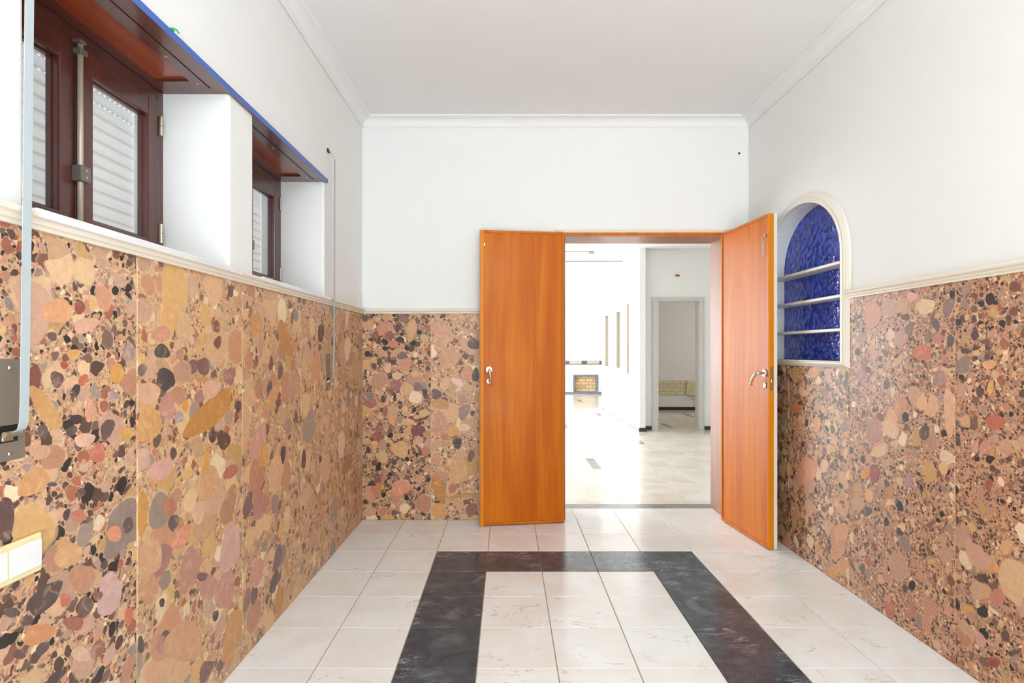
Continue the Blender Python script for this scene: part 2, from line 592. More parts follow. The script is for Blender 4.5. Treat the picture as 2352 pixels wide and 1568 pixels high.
for i in range(-2, 5):
    for k in range(-1, 4):
        x, y = .857 + .81 * i, 5.505 + 2.93 * k + (1.465 if i % 2 else 0)
        if 4.4 < y < 15 and not (1.9 < x < 2.1):
            if x < -1.6 or (x > 2.0 and y < 8):
                continue
            place('grey_inset', ins_me, ff, loc=(x, y, 0))

# ------------------------------------------------------------------ left wall
b = B()
b.box(XO, XL - .002, YF, YB, 0, WZ0 - .02)                      # below the sills
b.box(XO, XL - .002, YF, YB, 2.1370, ZC)                           # above the lintel board


def rounded_end(x0, x1, ya, yb, ra, rb, n=4):
    """plan of a wall piece with rounded room-side arrises (ra at ya, rb at yb)"""
    p = [(x0, ya)]
    if ra:
        p += [(x1 - ra + ra * math.sin(a), ya + ra - ra * math.cos(a)) for a in [k * math.pi / 2 / n for k in range(n + 1)]]
    else:
        p += [(x1, ya)]
    if rb:
        p += [(x1 - rb + rb * math.cos(a), yb - rb + rb * math.sin(a)) for a in [k * math.pi / 2 / n for k in range(n + 1)]]
    else:
        p += [(x1, yb)]
    p += [(x0, yb)]
    return p


b.prism(rounded_end(XO, XL - .002, YF, W1[0], 0, .012), 'z', WZ0 - .02, 2.1370)
b.prism(rounded_end(XO, XL - .002, W1[1], W2[0], .012, .012), 'z', WZ0 - .02, 2.1370)
b.prism(rounded_end(XO, XL - .002, W2[1], YB, .012, 0), 'z', WZ0 - .02, 2.1370)
wl = b.obj('wall_left', M['plaster'])
struct(wl, 'white left wall with two deep window recesses over puddingstone slabs', 'wall')


def panel(parent, plane, u0, u1, z0, z1, mat):
    g = .0016
    if plane == 'L':
        bb = B().box(XL - .014, XL + .003, u0 + g, u1 - g, z0, z1, .0015, 1)
    elif plane == 'R':
        bb = B().box(XR - .003, XR + .014, u0 + g, u1 - g, z0, z1, .0015, 1)
    else:
        bb = B().box(u0 + g, u1 - g, YB - .003, YB + .014, z0, z1, .0015, 1)
    return bb.obj('stone_panel', M[mat], parent)


PANELS = {}
B().box(XL - .01, XL + .0015, YF, YB, 0, RAIL0 + .01).obj('grout_bed', M['grout'], wl)
for i, (a, c, m) in enumerate(((-.9, -.3, 'a'), (-.3, .3, 'c'), (.3, .9, 'a'), (.9, 1.503, 'a'), (1.503, 2.102, 'b'), (2.102, 2.70, 'c'), (2.70, 3.28, 'b'), (3.28, 3.85, 'c'))):
    PANELS['L%d' % i] = panel(wl, 'L', a, c, 0, RAIL0 + .008, 'breccia_' + m)

# ------------------------------------------------------------------ back wall with the doorway
DX0, DX1, DZ = .385, 1.56, 2.006
YB2 = 4.16
b = B()
b.box(-3.6, DX0, YB + .002, YB2, 0, ZC)
b.box(DX1, 5.2, YB + .002, YB2, 0, ZC)
b.box(DX0, DX1, YB + .002, YB2, DZ, ZC)
wb = b.obj('wall_back', M['plaster'])
struct(wb, 'white wall around the double doorway over puddingstone slabs', 'wall')
B().box(XL, .33, YB - .0015, YB + .01, 0, RAIL0 + .01).obj('grout_bed', M['grout'], wb)
PANELS['B0'] = panel(wb, 'B', XL + .003, -.5326, 0, RAIL0 + .008, 'breccia_d')
PANELS['B1'] = panel(wb, 'B', -.5326, .0674, 0, RAIL0 + .008, 'breccia_e')
PANELS['B2'] = panel(wb, 'B', .0674, .33, 0, RAIL0 + .008, 'breccia_e')
PANELS['B3'] = panel(wb, 'B', 1.615, XR - .003, 0, RAIL0 + .008, 'breccia_d')

# ------------------------------------------------------------------ right wall with the arched niche
NC, NHW, NZ0, NSP, NRISE, ND = 3.155, .395, 1.129, 1.679, .336, .10


def arch(grow=0.0, n=28, zb=None):
    """outline from bottom at far side, over the arch, to bottom at near side, as (y,z)"""
    hw, rise = NHW + grow, NRISE + grow
    p = [(NC + hw * math.cos(a), NSP + rise * math.sin(a)) for a in [math.pi * k / n for k in range(n + 1)]]
    z = NZ0 - grow if zb is None else zb
    return [(NC + hw, z)] + p + [(NC - hw, z)]


XRo = XR + .30
b = B()
b.box(XR + .002, XRo, .2, 2.5, 0, ZC)
b.box(XR + .002, XRo, 2.5, YB, 0, NZ0)
b.box(XR + .002, XRo, 2.5, YB, 2.2, ZC)
a = arch()
h = len(a) // 2
farhalf = [(YB, NZ0)] + [(YB, 2.2), (NC, 2.2)] + [(y, z) for y, z in a[:h + 1]][::-1]
nearhalf = [(2.5, NZ0)] + a[h:][::-1] + [(NC, 2.2), (2.5, 2.2)]
b.prism(farhalf, 'x', XR + .002, XR + ND)
b.prism(nearhalf, 'x', XR + .002, XR + ND)
b.box(XR + ND + .012, XRo, 2.5, YB, NZ0, 2.2)
wr = b.obj('wall_right', M['plaster'])
struct(wr, 'white right wall with an arched niche over puddingstone slabs', 'wall')
B().box(XR - .0015, XR + .01, .2, 2.704, 0, RAIL0 + .01).box(XR - .0015, XR + .01, 2.704, YB, 0, 1.10).obj('grout_bed', M['grout'], wr)
for i, (c, d, z1, m) in enumerate(((.2, .87, RAIL0 + .008, 'f'), (.87, 1.47, RAIL0 + .008, 'f'), (1.47, 2.071, RAIL0 + .008, 'g'), (2.071, 2.711, RAIL0 + .008, 'f'), (2.711, 3.292, 1.10, 'd'), (3.292, 3.847, 1.10, 'd'))):
    PANELS['R%d' % i] = panel(wr, 'R', c, d, 0, z1, 'breccia_' + m)

# ------------------------------------------------------------------ the larger clasts set in the polished slabs
# (along the wall, height, half length, half width, turn, colour)
CLASTS_L = [(1.236,1.116,0.021,0.016,127,100,75,65), (1.291,1.087,0.015,0.012,75,62,55,54), (1.313,1.11,0.015,0.013,35,190,105,72), (1.256,1.147,0.011,0.009,176,175,80,55), (1.178,1.123,0.026,0.017,92,130,78,62), (1.207,1.053,0.057,0.023,130,205,160,95), (1.291,1.019,0.019,0.011,169,58,52,52), (1.199,1.004,0.017,0.012,99,95,85,72), (1.277,0.994,0.018,0.011,16,82,74,68), (1.392,0.982,0.027,0.022,63,100,78,68), (1.462,0.961,0.028,0.016,167,215,165,85), (1.317,0.967,0.033,0.016,174,225,185,150), (1.359,0.927,0.026,0.024,37,195,115,85), (1.192,0.961,0.03,0.014,167,205,165,125), (1.177,0.899,0.041,0.027,2,205,158,98), (1.107,0.841,0.045,0.023,90,88,68,62), (1.27,0.708,0.044,0.025,170,210,168,112), (1.204,0.64,0.044,0.03,5,80,68,60), (1.399,0.562,0.061,0.039,99,205,172,155), (1.32,0.565,0.025,0.023,112,105,85,72), (1.189,0.569,0.042,0.021,166,205,145,90), (1.238,1.268,0.046,0.026,6,220,165,110), (1.321,1.241,0.037,0.019,15,222,175,140), (1.302,1.282,0.017,0.015,78,150,80,62), (1.284,1.171,0.02,0.013,179,212,165,90), (1.471,1.174,0.025,0.022,55,165,140,125), (1.426,1.121,0.028,0.024,61,215,160,70), (1.413,1.066,0.019,0.012,172,170,145,140), (1.336,1.034,0.026,0.02,88,215,160,120), (1.417,0.709,0.027,0.02,142,218,150,105), (1.467,0.715,0.023,0.019,94,100,80,68), (1.298,0.791,0.023,0.014,154,190,120,90), (1.263,0.804,0.013,0.01,91,70,60,58), (1.259,0.61,0.019,0.012,117,195,110,85), (1.122,0.647,0.017,0.01,147,90,80,75), (1.159,0.612,0.017,0.01,157,90,75,65), (1.198,0.533,0.019,0.013,159,90,80,72), (1.141,0.551,0.017,0.009,137,110,80,72), (1.284,0.545,0.033,0.015,146,160,100,80), (1.359,0.443,0.025,0.019,151,150,100,80), (1.306,0.46,0.035,0.014,144,215,185,150), (1.233,0.449,0.022,0.013,167,75,65,60), (1.359,0.576,0.02,0.01,146,130,90,75), (1.471,0.472,0.025,0.016,104,200,120,90), (1.223,0.883,0.013,0.005,164,85,80,80), (1.305,0.843,0.015,0.011,12,85,72,66), (1.613,1.178,0.038,0.02,180,75,70,66), (1.63,1.095,0.044,0.033,180,68,64,62), (1.879,0.97,0.158,0.051,17,190,135,60), (1.553,0.97,0.054,0.052,43,208,160,95), (1.551,1.061,0.052,0.032,173,220,175,135), (1.638,1.015,0.04,0.036,117,195,145,120), (1.65,1.278,0.048,0.044,66,222,175,105), (1.609,1.229,0.043,0.024,3,205,150,115), (1.832,1.128,0.042,0.029,2,120,88,78), (1.769,1.13,0.026,0.024,27,125,92,78), (1.717,1.116,0.049,0.034,0,185,145,115), (1.825,1.086,0.035,0.01,177,195,145,75), (1.81,1.03,0.03,0.022,179,165,125,105), (1.88,1.049,0.054,0.035,5,220,175,140), (1.964,0.862,0.044,0.034,166,90,65,55), (1.888,0.887,0.023,0.022,100,80,60,52), (2.069,0.972,0.025,0.021,155,80,65,60), (1.61,0.835,0.064,0.029,179,215,170,145), (1.53,0.879,0.033,0.026,111,205,170,140), (1.667,0.869,0.018,0.017,68,95,72,62), (2.012,0.738,0.051,0.025,178,180,110,85), (1.649,0.713,0.035,0.027,152,180,120,85), (1.667,0.66,0.028,0.022,150,95,85,80), (1.711,0.6,0.051,0.031,3,218,150,110), (1.524,0.73,0.064,0.022,92,200,150,70), (1.84,0.593,0.08,0.041,166,200,160,110), (1.998,0.621,0.069,0.052,45,180,135,95), (1.61,0.568,0.05,0.042,67,165,120,105), (1.75,0.484,0.066,0.061,57,185,140,110), (2.011,0.46,0.082,0.078,93,210,175,150), (1.559,0.597,0.059,0.05,119,205,165,115), (1.552,0.508,0.05,0.035,139,195,150,105), (1.859,0.383,0.063,0.04,148,190,145,120), (1.973,0.318,0.075,0.058,156,195,145,120), (1.825,0.432,0.038,0.013,154,120,95,85), (1.612,0.443,0.014,0.011,111,75,60,55), (1.626,0.337,0.023,0.016,163,90,80,75), (1.615,0.318,0.038,0.024,137,170,130,105), (1.725,0.267,0.112,0.058,143,205,160,110), (2.028,0.134,0.093,0.069,66,200,150,85), (1.869,0.306,0.038,0.026,143,190,165,130), (1.58,0.254,0.061,0.031,139,210,165,120), (1.847,0.106,0.043,0.033,157,115,85,72), (1.907,0.263,0.023,0.016,143,80,65,60), (1.517,0.37,0.027,0.013,101,85,78,75), (1.697,0.976,0.021,0.018,176,170,155,148), (1.729,1.006,0.019,0.017,81,215,150,60), (2.006,1.088,0.044,0.031,15,155,115,95), (1.923,1.21,0.025,0.021,25,115,80,65), (1.912,1.264,0.025,0.021,30,120,85,68), (1.865,0.732,0.069,0.063,166,212,165,115), (1.846,0.809,0.055,0.021,71,212,160,80), (1.524,1.127,0.019,0.017,27,120,100,92), (1.803,0.652,0.042,0.034,154,220,185,140), (2.407,0.644,0.081,0.076,101,220,180,130), (2.218,0.667,0.075,0.068,19,190,130,100), (2.24,0.809,0.076,0.063,44,205,155,130), (2.283,0.746,0.051,0.048,90,205,155,80), (2.483,0.714,0.04,0.027,77,75,65,62), (2.735,0.642,0.045,0.033,92,85,75,72), (2.506,1.235,0.108,0.045,141,190,135,70), (2.452,1.084,0.034,0.025,40,110,85,75), (2.34,1.022,0.033,0.024,49,90,80,80), (2.389,0.178,0.05,0.036,35,85,75,72), (2.426,0.268,0.059,0.038,62,115,95,92), (2.146,0.58,0.052,0.035,65,120,95,85), (2.25,0.551,0.069,0.056,168,180,130,110), (2.439,0.071,0.071,0.046,87,190,140,70), (2.139,0.212,0.046,0.029,68,140,110,92), (2.2,0.208,0.035,0.032,83,110,85,75), (2.228,0.284,0.061,0.053,151,205,150,120), (2.305,0.258,0.03,0.019,137,225,190,140), (2.176,0.99,0.041,0.032,14,215,170,125), (2.377,0.983,0.073,0.036,35,210,155,95), (2.218,1.287,0.055,0.039,40,205,150,80), (2.99,1.279,0.057,0.044,41,90,75,68), (2.604,1.021,0.076,0.063,60,190,150,115), (3.485,0.465,0.106,0.058,14,175,125,75)]
CLASTS_B = [(-0.989,1.403,0.022,0.015,90,85,85,82), (-0.857,1.338,0.063,0.048,35,195,140,105), (-0.723,1.408,0.036,0.028,0,130,105,88), (-0.664,1.333,0.054,0.038,80,205,165,110), (-0.824,1.286,0.038,0.029,0,140,90,75), (-0.921,1.289,0.029,0.025,90,140,85,70), (-0.748,1.259,0.029,0.022,0,60,52,48), (-0.798,1.229,0.032,0.028,0,200,130,100), (-0.882,1.17,0.049,0.024,165,200,155,115), (-0.735,1.147,0.036,0.026,0,110,98,84), (-0.555,1.333,0.028,0.024,80,150,95,80), (-0.832,1.061,0.035,0.025,80,222,185,145), (-0.815,1.005,0.022,0.02,0,60,58,56), (-0.768,1.007,0.035,0.028,0,222,185,140), (-0.644,1.022,0.03,0.027,180,215,165,100), (-0.778,0.94,0.042,0.038,0,155,105,90), (-0.624,0.928,0.034,0.031,180,130,105,95), (-0.959,0.868,0.033,0.027,0,125,118,110), (-0.814,0.898,0.023,0.019,0,130,85,70), (-0.575,0.886,0.035,0.017,90,70,62,60), (-0.555,0.843,0.026,0.018,90,115,85,72), (-0.496,0.878,0.038,0.036,180,105,88,82), (-0.956,0.814,0.046,0.031,180,160,105,85), (-0.852,0.759,0.038,0.019,85,150,100,82), (-0.803,0.69,0.032,0.023,90,215,165,90), (-0.694,0.685,0.043,0.026,0,215,175,115), (-0.624,0.626,0.055,0.036,10,120,68,58), (-0.902,0.581,0.046,0.029,0,150,92,75), (-0.897,0.636,0.031,0.026,180,155,98,75), (-0.748,0.492,0.061,0.057,0,212,172,112), (-0.567,0.482,0.038,0.03,80,190,125,95), (-0.872,0.522,0.036,0.03,80,180,140,110), (-0.926,0.527,0.028,0.023,80,220,165,90), (-0.743,0.225,0.069,0.055,20,215,150,110), (-0.624,0.289,0.033,0.028,0,205,155,115), (-0.906,0.279,0.032,0.026,80,135,82,65), (-0.897,0.225,0.035,0.025,80,195,130,75), (-0.451,1.314,0.075,0.057,160,205,160,120), (-0.233,1.229,0.044,0.042,0,115,88,80), (-0.407,1.13,0.079,0.059,10,205,160,115), (-0.278,1.022,0.054,0.043,80,205,150,105), (-0.221,1.012,0.046,0.027,85,78,70,66), (-0.436,0.952,0.048,0.033,80,215,180,130), (-0.347,0.962,0.053,0.023,150,230,205,170), (-0.464,0.809,0.061,0.036,0,200,150,95), (-0.476,0.67,0.087,0.049,85,200,150,115), (-0.303,0.754,0.055,0.039,75,150,125,110), (-0.313,0.843,0.034,0.029,80,180,140,115), (-0.377,0.621,0.045,0.04,80,215,160,85), (-0.303,0.645,0.045,0.025,0,235,205,165), (-0.347,0.537,0.042,0.03,80,75,62,62), (-0.345,0.344,0.099,0.071,75,208,168,112), (-0.478,0.215,0.104,0.042,105,190,135,65), (-0.288,0.175,0.042,0.017,10,195,145,80), (-0.367,0.16,0.045,0.017,15,195,148,85), (-0.474,0.061,0.059,0.049,85,208,160,95), (-0.253,0.447,0.046,0.023,80,120,88,75), (-0.25,0.071,0.051,0.039,85,150,100,82), (-0.382,0.22,0.036,0.03,80,185,120,95), (-0.332,0.106,0.035,0.027,80,205,165,120), (-0.216,0.853,0.045,0.019,90,205,145,70)]
CLASTS_R = [(2.144,1.073,0.034,0.029,112,165,130,115), (2.237,1.172,0.052,0.033,172,190,110,80), (2.595,1.123,0.026,0.024,132,110,88,78), (2.623,1.07,0.034,0.03,129,160,125,110), (2.233,0.969,0.034,0.026,108,222,175,115), (2.354,0.944,0.05,0.032,137,195,145,105), (2.42,0.839,0.06,0.038,6,222,185,140), (2.489,0.728,0.06,0.027,154,215,175,125), (2.524,0.619,0.046,0.033,122,140,75,62), (2.587,0.605,0.035,0.024,149,210,145,60), (2.426,0.557,0.037,0.025,140,185,125,70), (2.561,0.507,0.035,0.025,128,220,175,110), (2.576,0.43,0.035,0.022,149,85,75,65), (2.308,0.636,0.031,0.021,121,165,140,130), (2.35,0.426,0.024,0.016,159,230,195,130), (2.363,0.404,0.02,0.017,11,70,62,60), (2.096,0.946,0.093,0.027,88,220,175,130), (2.222,0.85,0.032,0.025,120,85,65,55), (3.1,0.503,0.119,0.066,153,210,150,110), (2.525,0.815,0.067,0.049,130,175,130,110), (2.774,0.258,0.076,0.045,127,205,160,110), (2.801,0.168,0.08,0.041,137,200,150,105), (1.898,0.935,0.036,0.026,165,180,100,68), (1.907,0.103,0.031,0.014,141,140,62,48), (1.962,0.156,0.031,0.021,44,195,150,125), (2.011,0.237,0.026,0.013,144,210,155,85), (1.923,1.132,0.026,0.017,178,220,165,105), (1.961,1.033,0.019,0.016,121,85,65,55), (1.918,1.054,0.024,0.013,98,215,165,90), (2.419,0.039,0.049,0.027,114,180,110,85), (2.298,0.096,0.045,0.024,121,175,120,98), (2.101,0.189,0.025,0.015,127,205,150,120), (2.185,0.345,0.022,0.011,150,215,165,95), (2.612,0.15,0.028,0.017,128,85,80,74), (2.607,0.227,0.027,0.017,138,210,170,140), (2.922,0.571,0.044,0.032,129,222,185,145), (2.992,0.782,0.045,0.033,117,215,160,95), (3.214,0.846,0.072,0.027,173,180,120,70), (3.024,1.065,0.053,0.033,174,215,165,110), (2.124,0.729,0.028,0.019,109,222,180,120), (1.857,0.519,0.029,0.019,120,215,165,110), (1.906,0.428,0.027,0.015,148,205,150,80), (1.893,0.334,0.036,0.022,124,190,125,98), (1.861,0.853,0.027,0.022,118,200,150,120), (1.94,0.839,0.028,0.022,134,195,140,108), (1.837,0.171,0.015,0.008,147,75,65,60), (2.846,0.036,0.067,0.031,142,200,150,80), (2.537,1.348,0.064,0.059,145,195,140,100), (2.214,1.359,0.048,0.031,8,225,195,145), (2.103,1.345,0.038,0.023,118,130,110,100), (2.166,1.287,0.026,0.018,53,95,88,82), (2.309,1.263,0.034,0.022,107,120,98,82), (2.352,1.234,0.039,0.035,139,185,140,112), (2.149,1.229,0.025,0.019,3,180,125,100), (2.092,1.218,0.025,0.016,97,90,82,78), (2.203,1.233,0.021,0.018,121,130,115,95), (2.598,1.12,0.03,0.022,119,135,98,78), (2.417,1.25,0.027,0.024,125,222,180,135), (2.612,1.24,0.035,0.024,166,160,125,100), (2.29,1.404,0.032,0.02,9,215,160,140)]


def pebble_mat():
    t = NT('clast_flesh')
    c = t.n('ObjectInfo').outputs['Color']
    v = t.pos(2.0)
    nz = t.noise(v, 24, 5, .62, 1.4).outputs[0]
    nf = t.noise(v, 140, 3).outputs[0]
    f = t.math('MULTIPLY_ADD', nf, .22, t.math('MULTIPLY_ADD', nz, .62, .60))
    col = t.mix(1.0, c, t.n('CombineColor', {0: f, 1: f, 2: f}).outputs[0], 'MULTIPLY')
    rim = t.smooth(nz, .56, .66)
    col = t.mix(t.math('MULTIPLY', rim, .22), col, lin((232, 206, 170)))
    return t.set(col, .38, 0, .06, .12, .3)


M['clast'] = pebble_mat()
prng = random.Random(11)
SPANS = {'L': [('L3', .9, 1.503, RAIL0), ('L4', 1.503, 2.102, RAIL0), ('L5', 2.102, 2.70, RAIL0), ('L6', 2.70, 3.28, RAIL0), ('L7', 3.28, 3.85, RAIL0)],
         'B': [('B0', XL + .003, -.5326, RAIL0), ('B1', -.5326, .0674, RAIL0)],
         'R': [('R1', .87, 1.47, RAIL0), ('R2', 1.47, 2.071, RAIL0), ('R3', 2.071, 2.711, RAIL0), ('R4', 2.711, 3.292, 1.09), ('R5', 3.292, 3.847, 1.09)]}
nth = 0
for side, lst in (('L', CLASTS_L), ('B', CLASTS_B), ('R', CLASTS_R)):
    for u, z, a, b_, ang, r_, g_, bl in lst:
        sp = [q for q in SPANS[side] if q[1] <= u <= q[2]]
        if not sp:
            continue
        key, u0, u1, zt = sp[0]
        nth += 1
        t_ = math.radians(ang)
        ph = prng.random() * 6.28
        k2, k3, k5 = prng.uniform(.03, .10), prng.uniform(.04, .11), prng.uniform(.02, .05)
        poly = []
        N = 20
        for k in range(N):
            p = 2 * math.pi * k / N
            q = 1 + k2 * math.cos(2 * p + ph) + k3 * math.cos(3 * p + 2 * ph) + k5 * math.cos(5 * p + 3 * ph) + prng.uniform(-.035, .035)
            ex, ey = a * q * math.cos(p), b_ * q * math.sin(p)
            poly.append((min(max(u + ex * math.cos(t_) - ey * math.sin(t_), u0 + .003), u1 - .003), min(max(z + ex * math.sin(t_) + ey * math.cos(t_), .004), zt)))
        dd = .0004 + .0000035 * nth
        if side == 'L':
            pb = B().prism(poly, 'x', XL + .001, XL + .003 + dd)
        elif side == 'R':
            pb = B().prism(poly, 'x', XR - .003 - dd, XR - .001)
        else:
            pb = B().prism(poly, 'y', YB - .003 - dd, YB - .001)
        o = pb.obj('clast', M['clast'], PANELS[key])
        o.color = lin((r_ * .88 + 26, g_ * .85 + 21, bl * .88 + 21))

ni = thing('arched_niche', 'arched wall niche with white shelves and hammered blue glass beside the open door', 'niche', (XR, NC, NZ0))
gp = arch(.02)
B().prism([(y, z) for y, z in gp], 'x', XR + ND + .001, XR + ND + .007).obj('glass_panel', M['blue_glass'], ni)
# architrave: moulded frame following arch, jambs and bottom
prof = [(.0, .0), (.0, -.022), (.010, -.026), (.014, -.019), (.024, -.019), (.030, -.023), (.046, -.015), (.056, -.008), (.056, .0)]
path = []
o = arch(0.0)
inner = [(NC + NHW, NZ0)] + o[1:-1] + [(NC - NHW, NZ0)]
cnt = len(inner)
for i, (y, z) in enumerate(inner):
    if i == 0:
        d = Vector((0, 1, -.62))
    elif i == cnt - 1:
        d = Vector((0, -1, -.62))
    else:
        ang = math.atan2((z - NSP) / NRISE, (y - NC) / NHW)
        d = Vector((0, math.cos(ang) / NHW, math.sin(ang) / NRISE)).normalized()
    path.append(((XR + .002, y, z), d, Vector((1, 0, 0))))
B().sweep(path, prof, closed=True).obj('architrave', M['white_wood'], ni)
B().box(XR - .004, XR + ND, NC - NHW + .001, NC + NHW - .001, NZ0 - .010, NZ0, .002).obj('niche_sill', M['white_wood'], ni)
for z in (1.639, 1.468, 1.296):
    B().box(XR + .004, XR + ND, NC - NHW + .0005, NC + NHW - .0005, z - .016, z, .003, 2).obj('shelf', M['white_wood'], ni)

# ------------------------------------------------------------------ wall behind the viewer, side recess and ceiling
b = B()
b.box(XL - .45, XR + 2.4, YF - .2, YF - .05, 0, ZC)
wf = b.obj('wall_front', M['plaster'])
struct(wf, 'white wall at the entrance end of the hall', 'wall')
b = B().box(XR + 2.3, XR + 2.45, YF, .35, 0, ZC).box(XR, XR + 2.4, .2, .35, 0, ZC)
struct(b.obj('wall_side_recess', M['plaster']), 'white wall closing the side recess of the hall', 'wall')
ce = B().box(XL - .45, XR + 2.45, YF - .2, YB + .1, ZC, ZC + .15).obj('ceiling', M['ceiling'])
struct(ce, 'plain white ceiling of the hall with cove cornice', 'ceiling')

# ------------------------------------------------------------------ rails and cornice
RP = [(0, 1.438), (.012, 1.438), (.0135, 1.446), (.019, 1.4485), (.021, 1.4555), (.0225, 1.4575), (.030, 1.462), (.032, 1.468), (.029, 1.474), (.018, 1.478), (0, 1.478)]
RPL = [(0, 1.438), (.012, 1.438), (.0135, 1.446), (.019, 1.4485), (.021, 1.4555), (.0225, 1.4575), (.026, 1.4599), (0, 1.4599)]


def rail_left(bb, y0, y1, pr, mitre=False):
    bb.sweep([((XL, y0, 0), (1, 0, 0), (0, 0, 1)), ((XL, y1, 0), (1, -1 if mitre else 0, 0), (0, 0, 1))], pr)


S1, S2 = (1.155, 2.038), (2.228, 3.066)
b = B()
rail_left(b, YF, S1[0], RP)
rail_left(b, S1[0], S1[1], RPL)
rail_left(b, S1[1], S2[0], RP)
rail_left(b, S2[0], S2[1], RPL)
rail_left(b, S2[1], YB, RP, True)
struct(b.obj('trim_1', M['cream']), 'cream moulded dado rail under the windows', 'dado rail')
b = B().sweep([((XL, YB, 0), (1, -1, 0), (0, 0, 1)), ((.325, YB, 0), (0, -1, 0), (0, 0, 1))], [(p * .86, z - .006 if z > 1.44 else z) for p, z in RP])
struct(b.obj('trim_2', M['cream']), 'short cream dado rail between window corner and open door leaf', 'dado rail')
b = B().sweep([((XR, .2, 0), (-1, 0, 0), (0, 0, 1)), ((XR, 2.704, 0), (-1, -.0, 0), (0, 0, 1))], RP)
struct(b.obj('trim_3', M['cream']), 'cream moulded dado rail running up to the arched niche', 'dado rail')
CP = [(0, 2.738), (.006, 2.738), (.007, 2.743), (.0105, 2.746), (.0105, 2.751)]
CP += [(.066 - .055 * math.cos(t), 2.751 + .040 * math.sin(t)) for t in [k * math.pi / 2 / 6 for k in range(1, 7)]]
CP += [(.0715, 2.7925), (.0765, 2.7955), (.0765, ZC), (0, ZC)]
for nm, pth, lb in (('trim_4', [((XL, YF, 0), (1, 0, 0), (0, 0, 1)), ((XL, YB, 0), (1, -1, 0), (0, 0, 1))], 'white cove cornice above the windows'),
                    ('trim_5', [((XL, YB, 0), (1, -1, 0), (0, 0, 1)), ((XR, YB, 0), (-1, -1, 0), (0, 0, 1))], 'white cove cornice above the double doorway'),
                    ('trim_6', [((XR, .2, 0), (-1, 0, 0), (0, 0, 1)), ((XR, YB, 0), (-1, -1, 0), (0, 0, 1))], 'white cove cornice above the arched niche')):
    ob = B().sweep(pth, CP).obj(nm, M['ceiling' if nm != 'trim_5' else 'plaster'], smooth=False)
    struct(ob, lb, 'cornice')

# ------------------------------------------------------------------ lintel board over both windows
lb = thing('lintel_board', 'dark mahogany soffit board with blue front edge over both windows', 'board', (-1.1, 2.0, 2.116))
Zb = 2.116
YE0, YE1 = .70, 3.075
bb = B()
bb.box(XF - .005, -1.004, YE0, YE1, Zb + .010, Zb + .020)
bb.obj('board', M['mahogany_red'], lb)
fr = B()
for (ya, yb) in (W1, W2):
    pa, pb = ya + .095, yb - .095
    fr.box(-1.105, -1.063, pa - .05, pb + .05, Zb, Zb + .0102)          # rail behind the curtain slot
    fr.box(XF - .004, -1.225, pa, pb, Zb, Zb + .0102)                   # rail at the window
    fr.box(XF - .004, -1.105, ya - .02, pa, Zb, Zb + .0102)
    fr.box(XF - .004, -1.105, pb, yb + .02, Zb, Zb + .0102)
    fr.box(-1.105, -1.057, ya - .02, pa - .05, Zb, Zb + .0102)
    fr.box(-1.105, -1.057, pb + .05, yb + .02, Zb, Zb + .0102)
fr.box(-1.057, -1.004, YE0, YE1, Zb, Zb + .0102)                        # front rail
fr.obj('soffit_frame', M['mahogany_y'], lb)
B().box(-1.004, -1.001, YE0, YE1, Zb - .0005, Zb + .0205).obj('blue_edge', M['blue_paint'], lb)
slot = B()
for (ya, yb) in (W1, W2):
    slot.box(-1.063, -1.057, ya + .045, yb - .045, Zb + .0045, Zb + .0101)
slot.obj('curtain_slot', M['black'], lb)
for y in (1.45, 1.75, 1.93, 2.55, 2.8, 2.975):
    B().tube([(-1.085, y, Zb - .0016), (-1.085, y, Zb + .004)], .005, 10).obj('screw', M['nickel'], lb)
gt = B().box(-1.012, -.996, 1.634, 1.652, Zb + .0205, Zb + .0225).tube([(-1.004, 1.642, Zb + .022), (-1.0, 1.65, Zb + .030), (-.997, 1.662, Zb + .031), (-.996, 1.672, Zb + .027)], .0025, 6).obj('tape_scrap', M['green_tape'])
tag(gt, 'small scrap of green tape on the blue board edge', 'tape')

# ------------------------------------------------------------------ windows
PITCH = .042


